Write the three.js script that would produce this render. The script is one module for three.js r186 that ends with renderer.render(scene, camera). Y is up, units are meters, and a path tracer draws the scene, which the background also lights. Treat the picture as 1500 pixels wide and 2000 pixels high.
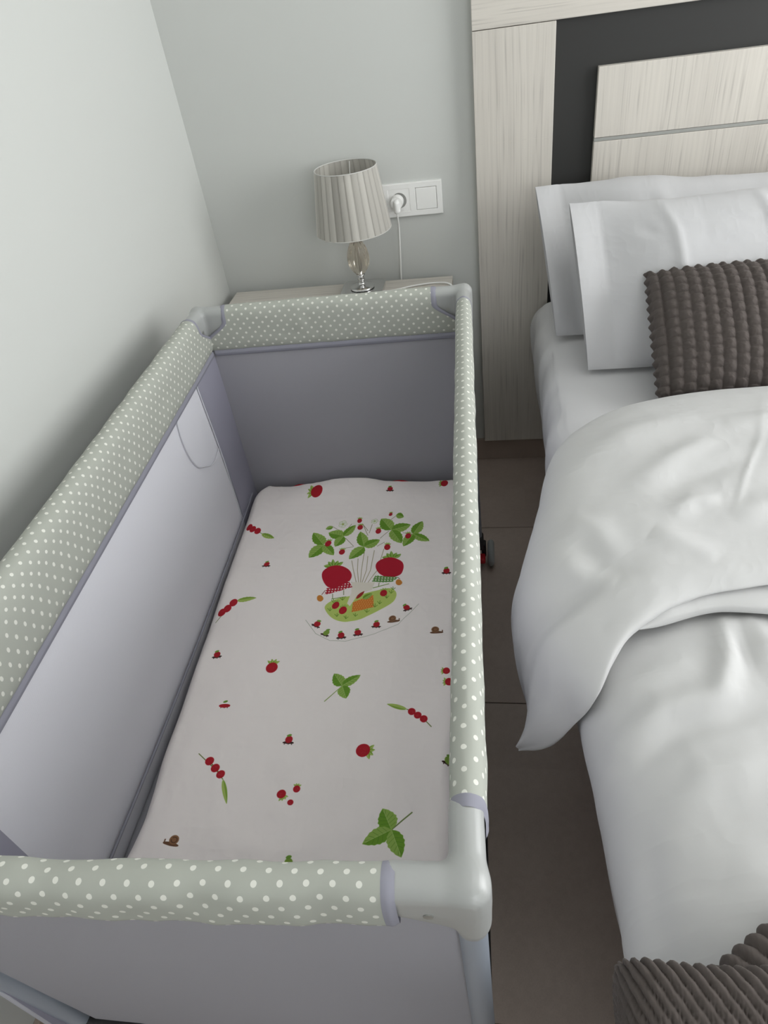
import * as THREE from 'three';
import { RoundedBoxGeometry } from 'three/addons/geometries/RoundedBoxGeometry.js';
import { mergeGeometries, mergeVertices } from 'three/addons/utils/BufferGeometryUtils.js';
import { RectAreaLightUniformsLib } from 'three/addons/lights/RectAreaLightUniformsLib.js';

// ---------------------------------------------------------------- camera, light, exposure
const scene = new THREE.Scene();
const camera = new THREE.PerspectiveCamera(2 * Math.atan(1000 / 1322.8) * 180 / Math.PI, 0.75, 0.05, 50);
camera.position.set(0.7627, 1.3449, 1.8773);
camera.rotation.set(-0.6871, 0.2138, -0.1578, 'YXZ');
scene.add(camera);
const renderer = new THREE.WebGLRenderer({ antialias: true });
renderer.toneMapping = THREE.LinearToneMapping;
renderer.toneMappingExposure = 1.2;
renderer.shadowMap.enabled = true;
scene.background = new THREE.Color(0.88, 0.94, 1.0);
scene.backgroundIntensity = 2.2;
RectAreaLightUniformsLib.init();
// room: x 0..RX, y 0..RY, z 0..RZ; the glazed balcony door is in the right wall
const RX = 2.95, RY = 2.6, RZ = 3.7;
const WIN = { z0: 0.35, z1: 1.95, y0: 0.08, y1: 2.30 };
const WIN2 = { x0: 1.2, x1: 2.6, y0: 0.95, y1: 2.15 };
{
  const sky2 = new THREE.RectAreaLight(new THREE.Color(1.0, 0.99, 0.965), 1.6, WIN2.x1 - WIN2.x0 - 0.12, WIN2.y1 - WIN2.y0 - 0.12);
  sky2.position.set((WIN2.x0 + WIN2.x1) / 2, (WIN2.y0 + WIN2.y1) / 2, RZ - 0.02);
  sky2.lookAt((WIN2.x0 + WIN2.x1) / 2, (WIN2.y0 + WIN2.y1) / 2 - 0.1, 0);
  sky2.name = 'daylight_2';
  scene.add(sky2);
  const sky = new THREE.RectAreaLight(new THREE.Color(1.0, 0.99, 0.965), 4.1, WIN.z1 - WIN.z0 - 0.12, WIN.y1 - WIN.y0 - 0.12);
  sky.position.set(RX - 0.02, (WIN.y0 + WIN.y1) / 2, (WIN.z0 + WIN.z1) / 2);
  sky.lookAt(0, (WIN.y0 + WIN.y1) / 2 - 0.1, (WIN.z0 + WIN.z1) / 2);
  sky.name = 'daylight';
  scene.add(sky);
}

// ---------------------------------------------------------------- helpers
function rng(seed) { return () => { seed = (seed + 0x6D2B79F5) | 0; let t = Math.imul(seed ^ (seed >>> 15), 1 | seed); t = (t + Math.imul(t ^ (t >>> 7), 61 | t)) ^ t; return ((t ^ (t >>> 14)) >>> 0) / 4294967296; }; }
const clamp = (v, a = 0, b = 1) => Math.min(b, Math.max(a, v));
const mix = (a, b, t) => a + (b - a) * t;
const smooth = (a, b, v) => { const t = clamp((v - a) / (b - a)); return t * t * (3 - 2 * t); };
function hash(x, y, z = 0) { let h = Math.imul(x | 0, 374761393) + Math.imul(y | 0, 668265263) + Math.imul(z | 0, 1274126177); h = Math.imul(h ^ (h >>> 13), 1274126177); return ((h ^ (h >>> 16)) >>> 0) / 4294967296; }
function noise(x, y, per = 0) {                                  // value noise 0..1, optional period
  const xi = Math.floor(x), yi = Math.floor(y), fx = x - xi, fy = y - yi;
  const w = (a) => (per ? ((a % per) + per) % per : a);
  const u = fx * fx * (3 - 2 * fx), v = fy * fy * (3 - 2 * fy);
  return mix(mix(hash(w(xi), w(yi)), hash(w(xi + 1), w(yi)), u), mix(hash(w(xi), w(yi + 1)), hash(w(xi + 1), w(yi + 1)), u), v);
}
const fbm = (x, y, o = 4) => { let s = 0, a = 0.5; for (let i = 0; i < o; i++) { s += a * noise(x + i * 17.3, y - i * 9.1); x *= 2.03; y *= 2.03; a *= 0.5; } return s; };
const used = {};
function numbered(n) { if (!(n in used)) { used[n] = 0; return n; } used[n]++; return n + '_' + String(used[n]).padStart(3, '0'); }
function shade(o) { o.castShadow = true; o.receiveShadow = true; return o; }
function mesh(name, geo, mat, parent) { const m = shade(new THREE.Mesh(geo, mat)); m.name = parent === scene ? numbered(name) : name; parent.add(m); return m; }
function thing(name, label, category, x = 0, y = 0, z = 0, group) {
  const g = new THREE.Group(); g.name = numbered(name); g.position.set(x, y, z); g.userData = { label, category };
  if (group) g.userData.group = group;
  scene.add(g); return g;
}
function structure(name) { const g = new THREE.Group(); g.name = name; g.userData = { kind: 'structure' }; scene.add(g); return g; }
const box = (x0, x1, y0, y1, z0, z1, r = 0.002) => new RoundedBoxGeometry(x1 - x0, y1 - y0, z1 - z0, 2, Math.min(r, (x1 - x0) / 2.1, (y1 - y0) / 2.1, (z1 - z0) / 2.1)).translate((x0 + x1) / 2, (y0 + y1) / 2, (z0 + z1) / 2);
const plainBox = (x0, x1, y0, y1, z0, z1) => new THREE.BoxGeometry(x1 - x0, y1 - y0, z1 - z0).translate((x0 + x1) / 2, (y0 + y1) / 2, (z0 + z1) / 2);
const V = (a) => new THREE.Vector3(a[0], a[1], a[2]);
const tube = (pts, r, seg = 64, rad = 8) => new THREE.TubeGeometry(new THREE.CatmullRomCurve3(pts.map(V)), seg, r, rad, false);
function lathe(pts, seg = 48) { return new THREE.LatheGeometry(pts.map((p) => new THREE.Vector2(p[0], p[1])), seg); }
function grid(nu, nv, f, flip = false) {                          // f(u, v) -> [x, y, z, s?, t?]
  const pos = [], uv = [], idx = [];
  for (let j = 0; j <= nv; j++) for (let i = 0; i <= nu; i++) { const p = f(i / nu, j / nv); pos.push(p[0], p[1], p[2]); uv.push(p.length > 3 ? p[3] : i / nu, p.length > 3 ? p[4] : j / nv); }
  for (let j = 0; j < nv; j++) for (let i = 0; i < nu; i++) {
    const a = j * (nu + 1) + i, b = a + 1, c = a + nu + 1, d = c + 1;
    if (flip) idx.push(a, c, b, b, c, d); else idx.push(a, b, c, b, d, c);
  }
  const g = new THREE.BufferGeometry();
  g.setAttribute('position', new THREE.Float32BufferAttribute(pos, 3)); g.setAttribute('uv', new THREE.Float32BufferAttribute(uv, 2)); g.setIndex(idx); g.computeVertexNormals();
  return g;
}
function displace(g, f) {                                        // along the normals
  const p = g.attributes.position, n = g.attributes.normal;
  for (let i = 0; i < p.count; i++) { const d = f(p.getX(i), p.getY(i), p.getZ(i), g.attributes.uv.getX(i), g.attributes.uv.getY(i)); p.setXYZ(i, p.getX(i) + n.getX(i) * d, p.getY(i) + n.getY(i) * d, p.getZ(i) + n.getZ(i) * d); }
  g.computeVertexNormals(); return g;
}
function cr(p0, p1, p2, p3, t) { return 0.5 * (2 * p1 + (p2 - p0) * t + (2 * p0 - 5 * p1 + 4 * p2 - p3) * t * t + (3 * p1 - p0 - 3 * p2 + p3) * t * t * t); }
function crAt(a, s) { const n = a.length - 1, x = clamp(s) * n, i = Math.min(n - 1, Math.floor(x)), t = x - i, g = (k) => a[clamp(k, 0, n)]; return a[0].map((_, c) => cr(g(i - 1)[c], g(i)[c], g(i + 1)[c], g(i + 2)[c], t)); }
function loft(rows, nu, nv, flip) {                              // rows of control points, bicubic; uv in metres along the rows' middle
  return grid(nu, nv, (u, v) => { const p = crAt(rows.map((r) => crAt(r, u)), v); return [p[0], p[1], p[2], u, v]; }, flip);
}
function ridge(x, z, list) {                                     // soft folds along short polylines: [height, width, x, z, x, z, ...]
  let s = 0;
  for (const r of list) {
    let best = 1e9, along = 0; const n = (r.length - 2) / 2 - 1;
    for (let k = 0; k < n; k++) {
      const ax = r[2 + 2 * k], az = r[3 + 2 * k], bx = r[4 + 2 * k], bz = r[5 + 2 * k], dx = bx - ax, dz = bz - az;
      const raw = ((x - ax) * dx + (z - az) * dz) / (dx * dx + dz * dz), t = clamp(raw), d = Math.hypot(x - ax - dx * t, z - az - dz * t);
      if (d < best) { best = d; along = (k + t) / n; }
    }
    s += r[0] * Math.exp(-((best / r[1]) ** 2)) * Math.pow(Math.sin(Math.PI * clamp(along, 0.02, 0.98)), 0.6);
  }
  return s;
}
function surfaceNet(sdf, lo, hi, cell) {                          // smooth mesh of a distance field
  const n = [0, 1, 2].map((k) => Math.ceil((hi[k] - lo[k]) / cell) + 1), [nx, ny, nz] = n, val = new Float32Array(nx * ny * nz), id = new Int32Array(nx * ny * nz).fill(-1);
  const at = (i, j, k) => (k * ny + j) * nx + i;
  for (let k = 0; k < nz; k++) for (let j = 0; j < ny; j++) for (let i = 0; i < nx; i++) val[at(i, j, k)] = sdf(lo[0] + i * cell, lo[1] + j * cell, lo[2] + k * cell);
  const pos = [], idx = [];
  for (let k = 0; k < nz - 1; k++) for (let j = 0; j < ny - 1; j++) for (let i = 0; i < nx - 1; i++) {
    let m = 0, sx = 0, sy = 0, sz = 0, c = 0; const v = [];
    for (let q = 0; q < 8; q++) { v[q] = val[at(i + (q & 1), j + ((q >> 1) & 1), k + (q >> 2))]; if (v[q] < 0) m |= 1 << q; }
    if (m === 0 || m === 255) continue;
    for (let q = 0; q < 8; q++) for (const b of [1, 2, 4]) { const r = q | b; if (r === q) continue; if ((v[q] < 0) === (v[r] < 0)) continue; const t = v[q] / (v[q] - v[r]); sx += (q & 1) + (b === 1 ? t : 0); sy += ((q >> 1) & 1) + (b === 2 ? t : 0); sz += (q >> 2) + (b === 4 ? t : 0); c++; }
    id[at(i, j, k)] = pos.length / 3; pos.push(lo[0] + (i + sx / c) * cell, lo[1] + (j + sy / c) * cell, lo[2] + (k + sz / c) * cell);
  }
  const quad = (a, b, c, d, flip) => { if (a < 0 || b < 0 || c < 0 || d < 0) return; if (flip) idx.push(a, c, b, a, d, c); else idx.push(a, b, c, a, c, d); };
  for (let k = 1; k < nz - 1; k++) for (let j = 1; j < ny - 1; j++) for (let i = 1; i < nx - 1; i++) {
    const a = val[at(i, j, k)] < 0;
    if (a !== (val[at(i + 1, j, k)] < 0)) quad(id[at(i, j - 1, k - 1)], id[at(i, j, k - 1)], id[at(i, j, k)], id[at(i, j - 1, k)], !a);
    if (a !== (val[at(i, j + 1, k)] < 0)) quad(id[at(i - 1, j, k - 1)], id[at(i - 1, j, k)], id[at(i, j, k)], id[at(i, j, k - 1)], !a);
    if (a !== (val[at(i, j, k + 1)] < 0)) quad(id[at(i - 1, j - 1, k)], id[at(i, j - 1, k)], id[at(i, j, k)], id[at(i - 1, j, k)], !a);
  }
  const g = new THREE.BufferGeometry(); g.setAttribute('position', new THREE.Float32BufferAttribute(pos, 3));
  g.setAttribute('uv', new THREE.Float32BufferAttribute(new Float32Array(pos.length / 3 * 2), 2)); g.setIndex(idx); g.computeVertexNormals(); return g;
}

// ---------------------------------------------------------------- materials
function dataTexture(w, h, f, srgb) {
  const d = new Uint8Array(w * h * 4);
  for (let j = 0; j < h; j++) for (let i = 0; i < w; i++) { const c = f(i / w, j / h, i, j), k = (j * w + i) * 4; for (let q = 0; q < 3; q++) d[k + q] = clamp(Array.isArray(c) ? c[q] : c, 0, 255); d[k + 3] = 255; }
  const t = new THREE.DataTexture(d, w, h); t.wrapS = t.wrapT = THREE.RepeatWrapping; t.magFilter = THREE.LinearFilter; t.minFilter = THREE.LinearMipmapLinearFilter; t.generateMipmaps = true;
  if (srgb) t.colorSpace = THREE.SRGBColorSpace; t.needsUpdate = true; return t;
}
function rep(t, x, y) { const c = t.clone(); c.repeat.set(x, y); c.needsUpdate = true; return c; }
const std = (color, roughness = 0.8, more = {}) => new THREE.MeshStandardMaterial({ color, roughness, side: THREE.DoubleSide, ...more });
const weave = dataTexture(128, 128, (u, v, i, j) => 128 + 60 * Math.sin(i * Math.PI / 4) * Math.cos(j * Math.PI / 4) + 50 * (hash(i, j) - 0.5));
const plasterBump = dataTexture(256, 256, (u, v) => 110 + 60 * noise(u * 40, v * 40, 40) + 60 * noise(u * 90, v * 90, 90));
const crumple = dataTexture(512, 512, (u, v) => { let s = 0; for (const [f, a] of [[6, 1], [13, 0.6], [27, 0.3]]) s += a * (1 - Math.abs(2 * noise(u * f + 0.7 * noise(v * f, u * f, f), v * f, f) - 1)); return 40 + s * 85; });
const ash = dataTexture(512, 1024, (u, v, i, j) => {               // whitewashed ash, grain along v
  const warp = 0.05 * (noise(u * 6, v * 3, 6) - 0.5);
  const s = noise((u + warp) * 120, v * 6) * 0.5 + noise((u + warp) * 250, v * 12) * 0.35 + hash(i, Math.floor(j / 40)) * 0.15;
  const cath = Math.pow(noise((u + warp * 3) * 16, v * 2.5), 2.0);
  const fleck = Math.pow(noise((u + warp) * 150, v * 16 + 30), 6) * 60;
  const b = 10 * (s - 0.5) - 9 * (cath - 0.3) - fleck * 0.45;
  return [203 + b, 198 + b, 190 + b * 0.95];
}, true);
ash.wrapT = THREE.MirroredRepeatWrapping;
const tileTex = dataTexture(512, 512, (u, v, i, j) => { const b = 14 * (fbm(u * 6, v * 6, 5) - 0.5) + 8 * (hash(i, j) - 0.5) + 6 * (noise(u * 80, v * 80) - 0.5); return [184 + b, 169 + b, 159 + b]; }, true);
const dots = (() => {
  const c = document.createElement('canvas'); c.width = c.height = 256; const x = c.getContext('2d');
  x.fillStyle = '#a9aca4'; x.fillRect(0, 0, 256, 256); x.fillStyle = '#dcddd5';
  for (const [a, b] of [[0, 0], [256, 0], [0, 256], [256, 256], [128, 128]]) { x.beginPath(); x.arc(a, b, 31, 0, 7); x.fill(); }
  const t = new THREE.CanvasTexture(c); t.colorSpace = THREE.SRGBColorSpace; t.wrapS = t.wrapT = THREE.RepeatWrapping; t.repeat.set(1 / 0.021, 1 / 0.021); return t;
})();
const M = {
  wall: std('#c9cbc8', 0.92, { bumpMap: rep(plasterBump, 3, 3), bumpScale: 0.0004 }),
  ceiling: std('#f2f2f0', 0.95),
  tile: std('#ffffff', 0.5, { map: tileTex }),
  grout: std('#8d857e', 0.95),
  skirting: std('#a5968c', 0.5),
  ashV: std('#ffffff', 0.62, { map: rep(ash, 1 / 0.36, 1 / 1.5), bumpMap: rep(ash, 1 / 0.36, 1 / 1.5), bumpScale: 0.0004 }),
  anthracite: std('#262625', 0.6),
  steel: std('#a9aaa6', 0.38, { metalness: 0.6 }),
  chrome: std('#d9d9d9', 0.1, { metalness: 1 }),
  white: std('#ecebea', 0.9, { bumpMap: rep(weave, 300, 300), bumpScale: 0.0001 }),
  sheet: std('#cbcbcd', 0.9),
  bedWhite: new THREE.MeshPhysicalMaterial({ color: '#c9c9c9', roughness: 0.75, bumpMap: rep(crumple, 1 / 0.42, 1 / 0.42), bumpScale: 0.0028, sheen: 0.2, sheenRoughness: 0.4, sheenColor: new THREE.Color('#ffffff'), side: THREE.DoubleSide }),
  pillowCase: new THREE.MeshPhysicalMaterial({ color: '#c0c0c2', roughness: 0.8, bumpMap: rep(crumple, 1 / 0.42, 1 / 0.42), bumpScale: 0.0028, sheen: 0.15, sheenRoughness: 0.4, sheenColor: new THREE.Color('#ffffff'), side: THREE.DoubleSide }),
  plush: new THREE.MeshPhysicalMaterial({ color: '#544d4a', roughness: 1, sheen: 0.4, sheenRoughness: 0.6, sheenColor: new THREE.Color('#a79f9b'), side: THREE.DoubleSide }),
  dots: std('#ffffff', 0.85, { map: dots }),
  lilac: std('#a09fa6', 0.9, { bumpMap: rep(weave, 40, 40), bumpScale: 0.0003 }),
  net: new THREE.MeshPhysicalMaterial({ color: '#e2e2ea', roughness: 0.95, side: THREE.DoubleSide, bumpMap: rep(weave, 60, 60), bumpScale: 0.0004 }),
  binding: std('#8f8f9b', 0.85),
  band: std('#9897a6', 0.85),
  plastic: new THREE.MeshPhysicalMaterial({ color: '#a6a8a7', roughness: 0.33, clearcoat: 0.25, clearcoatRoughness: 0.25, side: THREE.DoubleSide }),
  tubeMetal: std('#a3acb9', 0.4, { metalness: 0.35 }),
  dark: std('#2e2e30', 0.6),
  tyre: std('#a0a5a6', 0.55),
  red: std('#b5101f', 0.45),
  redCloth: std('#c02430', 0.9),
  whitePlastic: std('#f0f0ee', 0.35),
  socketGrey: std('#c9c9c6', 0.45),
  brass: std('#b9a15f', 0.3, { metalness: 1 }),
  base: std('#9b9ba2', 0.9),
  shade: new THREE.MeshPhysicalMaterial({ color: '#ffffff', roughness: 0.7, transmission: 0.25, thickness: 0, side: THREE.DoubleSide }),
  glass: new THREE.MeshPhysicalMaterial({ color: '#f1ece4', roughness: 0.04, transmission: 0.95, thickness: 0.02, ior: 1.3, attenuationColor: new THREE.Color('#e0d6c8'), attenuationDistance: 0.12 }),
  pane: new THREE.MeshPhysicalMaterial({ color: '#ffffff', roughness: 0, transmission: 1, thickness: 0, ior: 1.5 }),
  bulb: std('#f4f2ea', 0.3),
};
function metreUV(g, grain = 'y') {                                // uv in metres, v along the grain
  g.computeVertexNormals(); const p = g.attributes.position, n = g.attributes.normal, uv = new Float32Array(p.count * 2), o = (p.getX(0) * 7.3 + p.getY(0) * 3.1) % 1;
  for (let i = 0; i < p.count; i++) {
    const a = [Math.abs(n.getX(i)), Math.abs(n.getY(i)), Math.abs(n.getZ(i))], c = { x: p.getX(i), y: p.getY(i), z: p.getZ(i) };
    const k = a[0] > a[1] && a[0] > a[2] ? 'x' : a[1] > a[2] ? 'y' : 'z', rest = ['x', 'y', 'z'].filter((q) => q !== k);
    const along = rest.includes(grain) ? grain : rest[0], across = rest.find((q) => q !== along);
    uv[2 * i] = c[across] + o; uv[2 * i + 1] = c[along] + o * 1.7;
  }
  g.setAttribute('uv', new THREE.BufferAttribute(uv, 2)); return g;
}

// ---------------------------------------------------------------- the room
{
  const floor = structure('floor');
  mesh('slab', plainBox(-0.2, RX + 0.2, -0.2, -0.004, -0.2, RZ + 0.2), M.grout, floor);
  const P = 0.604, x0 = -0.125, z0 = -0.247, G = 0.0015;
  for (let i = 0; i < 7; i++) for (let j = 0; j < 8; j++) {
    const a = Math.max(0, x0 + i * P) + G, b = Math.min(RX, x0 + (i + 1) * P) - G, c = Math.max(0, z0 + j * P) + G, d = Math.min(RZ, z0 + (j + 1) * P) - G;
    if (b - a < 0.02 || d - c < 0.02) continue;
    const t = mesh('tile', box(a, b, -0.012, 0, c, d, 0.0012), M.tile, floor);
    const uv = t.geometry.attributes.uv, q = hash(i, j), r = hash(j, i + 9); for (let k = 0; k < uv.count; k++) uv.setXY(k, uv.getX(k) * 0.8 + q, uv.getY(k) * 0.8 + r);
  }
  const solid = (name, g, m) => { const o = mesh(name, g, m, scene); o.userData.kind = 'structure'; return o; };
  const T = 0.2;
  solid('wall_left', plainBox(-T, 0, 0, RY, -T, RZ + T), M.wall);
  solid('wall_back', plainBox(0, RX, 0, RY, -T, 0), M.wall);
  const W2 = WIN2; solid('wall_front', mergeGeometries([plainBox(0, W2.x0, 0, RY, RZ, RZ + T), plainBox(W2.x1, RX, 0, RY, RZ, RZ + T), plainBox(W2.x0, W2.x1, 0, W2.y0, RZ, RZ + T), plainBox(W2.x0, W2.x1, W2.y1, RY, RZ, RZ + T)]), M.wall);
  solid('ceiling', plainBox(-T, RX + T, RY, RY + T, -T, RZ + T), M.ceiling);
  const wr = mergeGeometries([plainBox(RX, RX + T, 0, RY, -T, WIN.z0), plainBox(RX, RX + T, 0, RY, WIN.z1, RZ + T), plainBox(RX, RX + T, WIN.y1, RY, WIN.z0, WIN.z1), plainBox(RX, RX + T, 0, WIN.y0, WIN.z0, WIN.z1)]);
  solid('wall_right', wr, M.wall);
  solid('baseboard_back', box(0.012, RX, 0, 0.078, 0, 0.011, 0.002), M.skirting);
  solid('baseboard_left', box(0, 0.011, 0, 0.078, 0, RZ, 0.002), M.skirting);
  // balcony door: frame, two leaves of glass
  const w = structure('window_1'), zm = (WIN.z0 + WIN.z1) / 2, F = 0.055;
  const fx0 = RX + 0.07, fx1 = RX + 0.13;
  for (const [a, b] of [[WIN.z0, WIN.z0 + F], [zm - F, zm + F], [WIN.z1 - F, WIN.z1]]) mesh('frame_post', box(fx0, fx1, WIN.y0, WIN.y1, a, b, 0.004), M.whitePlastic, w);
  for (const [a, b] of [[WIN.y0, WIN.y0 + F], [WIN.y1 - F, WIN.y1]]) mesh('frame_rail', box(fx0, fx1, a, b, WIN.z0, WIN.z1, 0.004), M.whitePlastic, w);
  for (const [a, b] of [[WIN.z0 + F, zm - F], [zm + F, WIN.z1 - F]]) mesh('pane', new THREE.PlaneGeometry(b - a, WIN.y1 - WIN.y0 - 2 * F).rotateY(-Math.PI / 2).translate(RX + 0.1, (WIN.y0 + WIN.y1) / 2, (a + b) / 2), M.pane, w);
}

{
  const w = structure('window_2'), W2 = WIN2, F = 0.055, a = RZ + 0.07, b = RZ + 0.13;
  for (const [p, q] of [[W2.x0, W2.x0 + F], [W2.x1 - F, W2.x1]]) mesh('frame_post', box(p, q, W2.y0, W2.y1, a, b, 0.004), M.whitePlastic, w);
  for (const [p, q] of [[W2.y0, W2.y0 + F], [W2.y1 - F, W2.y1]]) mesh('frame_rail', box(W2.x0, W2.x1, p, q, a, b, 0.004), M.whitePlastic, w);
  mesh('pane', new THREE.PlaneGeometry(W2.x1 - W2.x0 - 2 * F, W2.y1 - W2.y0 - 2 * F).translate((W2.x0 + W2.x1) / 2, (W2.y0 + W2.y1) / 2, RZ + 0.1), M.pane, w);
}
// ---------------------------------------------------------------- headboard
{
  const h = thing('headboard', 'whitewashed wood headboard with dark grey recess on the back wall', 'headboard', 0, 0, 0);
  const x0 = 0.730, x1 = 2.497, i0 = 0.913, i1 = x1 - 0.183, yb = 0.089, ys = 1.182, yt = 1.365, z1 = 0.035;
  for (const [a, b] of [[x0, i0], [i1, x1]]) mesh('upright', metreUV(box(a, b, yb, ys - 0.0006, 0.001, z1, 0.0015)), M.ashV, h);
  mesh('top_beam', metreUV(box(x0, x1, ys + 0.0006, yt, 0.001, z1, 0.0015), 'x'), M.ashV, h);
  const back = mesh('backing_board', box(i0 - 0.002, i1 + 0.002, 0.30, ys + 0.002, 0.001, 0.024, 0.001), M.anthracite, h); back.userData.label = 'matt anthracite recessed board';
  const p0 = 1.008, p1 = i1 - 0.095;
  mesh('centre_panel', metreUV(box(p0, p1, 0.944, 1.087, 0.024, 0.044, 0.0015)), M.ashV, h);
  mesh('centre_panel', metreUV(box(p0, p1, 0.42, 0.9355, 0.024, 0.044, 0.0015)), M.ashV, h);
  mesh('metal_strip', box(p0, p1, 0.936, 0.9435, 0.024, 0.0425, 0.0005), M.steel, h).userData.label = 'slim brushed metal strip';
}

// ---------------------------------------------------------------- nightstand, lamp, socket
{
  const n = thing('nightstand', 'whitewashed wood nightstand in the corner behind the cot', 'nightstand', 0, 0, 0);
  const x0 = 0.03, x1 = 0.657, z0 = 0.024, z1 = 0.395, y = 0.635;
  mesh('top', metreUV(box(x0, x1, y - 0.022, y, z0, z1, 0.0015), 'x'), M.ashV, n);
  for (const a of [x0 + 0.004, x1 - 0.024]) mesh('side_panel', metreUV(box(a, a + 0.02, 0.0, y - 0.022, z0, z1 - 0.004, 0.001)), M.ashV, n);
  mesh('back_panel', box(x0 + 0.024, x1 - 0.024, 0.06, y - 0.022, z0, z0 + 0.008, 0.001), M.ashV, n);
  mesh('bottom_panel', metreUV(box(x0 + 0.024, x1 - 0.024, 0.06, 0.078, z0 + 0.008, z1 - 0.02, 0.001), 'x'), M.ashV, n);
  for (const [a, b] of [[0.345, 0.594], [0.085, 0.338]]) {
    const d = mesh('drawer', metreUV(box(x0 + 0.026, x1 - 0.026, a, b, z1 - 0.36, z1 - 0.002, 0.0015), 'x'), M.ashV, n);
    mesh('handle', box((x0 + x1) / 2 - 0.07, (x0 + x1) / 2 + 0.07, b - 0.05, b - 0.038, z1 - 0.001, z1 + 0.014, 0.003), M.steel, d);
  }
}
{
  const lx = 0.4155, lz = 0.098, ly = 0.635;
  const l = thing('table_lamp', 'small table lamp with silver pleated shade and fluted glass body', 'lamp', lx, ly, lz);
  mesh('base', new THREE.ExtrudeGeometry((() => { const s = new THREE.Shape(), w = 0.056, r = 0.02; s.moveTo(-w + r, -w); s.lineTo(w - r, -w); s.quadraticCurveTo(w, -w, w, -w + r); s.lineTo(w, w - r); s.quadraticCurveTo(w, w, w - r, w); s.lineTo(-w + r, w); s.quadraticCurveTo(-w, w, -w, w - r); s.lineTo(-w, -w + r); s.quadraticCurveTo(-w, -w, -w + r, -w); return s; })(), { depth: 0.01, bevelEnabled: true, bevelSize: 0.002, bevelThickness: 0.002, bevelSegments: 3, curveSegments: 10 }).rotateX(-Math.PI / 2).translate(0, 0.002, 0), M.chrome, l);
  mesh('base_ring', lathe([[0.001, 0.014], [0.032, 0.014], [0.033, 0.017], [0.031, 0.021], [0.02, 0.023], [0.011, 0.025], [0.008, 0.03], [0.0075, 0.036], [0.010, 0.039], [0.008, 0.042], [0.0075, 0.048], [0.012, 0.050], [0.012, 0.054], [0.001, 0.054]]), M.chrome, l).userData.label = 'chrome turned foot';
  // fluted egg of smoked glass round a metal rod
  const e0 = 0.050, eh = 0.098;
  mesh('glass_body', grid(96, 40, (u, v) => { const a = u * Math.PI * 2, t = v * Math.PI, r0 = 0.0235 * Math.pow(Math.sin(t), 0.72) * (1 + 0.12 * Math.cos(t)) + 0.006 * (v < 0.5 ? 1 : 1), r = r0 * (1 - 0.09 * Math.pow(Math.abs(Math.sin(a * 10)), 3) * Math.sin(t)); return [r * Math.cos(a), e0 + eh * v, r * Math.sin(a)]; }, true), M.glass, l);
  mesh('rod', new THREE.CylinderGeometry(0.004, 0.004, 0.11, 16).translate(0, 0.102, 0), M.chrome, l);
  mesh('neck', lathe([[0.001, 0.145], [0.011, 0.145], [0.012, 0.149], [0.009, 0.153], [0.009, 0.158], [0.013, 0.16], [0.013, 0.174], [0.001, 0.174]]), M.chrome, l);
  mesh('bulb_holder', new THREE.CylinderGeometry(0.013, 0.013, 0.045, 20).translate(0, 0.195, 0), M.whitePlastic, l);
  mesh('bulb', lathe([[0.0001, 0.217], [0.009, 0.217], [0.012, 0.23], [0.021, 0.25], [0.022, 0.265], [0.016, 0.28], [0.0001, 0.287]], 24), M.bulb, l);
  // pleated organza: ribbons laid side by side
  const R = rng(41), N = 30, tone = [...Array(N)].map(() => R());
  const ribbon = dataTexture(1024, 8, (u) => { const a = u * N, k = Math.floor(a), f = a - k, edge = Math.pow(Math.abs(2 * f - 1), 5), t = 188 + 40 * (tone[k % N] - 0.5) - 30 * edge * (0.4 + tone[(k + 3) % N]) + 5 * Math.sin(u * 900); return [t + 3, t, t - 7]; }, true);
  M.shade.map = ribbon;
  const s0 = 0.168, s1 = 0.316, r0 = 0.0955, r1 = 0.0755;
  const side = (d) => grid(360, 6, (u, v) => { const a = u * Math.PI * 2, k = Math.floor(u * N) % N, f = u * N - Math.floor(u * N), r = mix(r0, r1, v) + d + 0.0016 * Math.pow(Math.sin(Math.PI * f), 0.5) * (0.5 + tone[k]); return [r * Math.cos(a), mix(s0, s1, v), r * Math.sin(a), u, v]; }, true);
  const sh = mesh('lamp_shade', side(0), M.shade, l);
  sh.userData.label = 'silver grey pleated drum shade';
  mesh('rim', new THREE.TorusGeometry(r1 + 0.001, 0.0012, 8, 72).rotateX(Math.PI / 2).translate(0, s1, 0), M.socketGrey, sh);
  mesh('rim', new THREE.TorusGeometry(r0 + 0.001, 0.0010, 8, 72).rotateX(Math.PI / 2).translate(0, s0, 0), M.socketGrey, sh);
  for (let k = 0; k < 3; k++) { const a = k * 2.094 + 0.5; mesh('spoke', tube([[0.013 * Math.cos(a), 0.21, 0.013 * Math.sin(a)], [0.05 * Math.cos(a), 0.275, 0.05 * Math.sin(a)], [r1 * Math.cos(a), s1 - 0.004, r1 * Math.sin(a)]], 0.0013, 16, 6), M.socketGrey, l); }
  // white flex: base -> over the right edge of the top -> behind -> up to the plug
  const c = (x, y, z) => [x - lx, y - ly, z - lz];
  mesh('cord', tube([c(0.462, 0.641, 0.115), c(0.50, 0.6385, 0.105), c(0.56, 0.6385, 0.082), c(0.615, 0.6385, 0.075), c(0.648, 0.6390, 0.088), c(0.6625, 0.629, 0.10), c(0.665, 0.56, 0.10), c(0.664, 0.46, 0.05), c(0.64, 0.42, 0.017), c(0.55, 0.46, 0.012), c(0.515, 0.55, 0.009), c(0.512, 0.63, 0.009), c(0.5165, 0.70, 0.010), c(0.521, 0.77, 0.016), c(0.5225, 0.80, 0.030), c(0.523, 0.822, 0.036)], 0.0023, 160, 8), M.whitePlastic, l);
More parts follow.
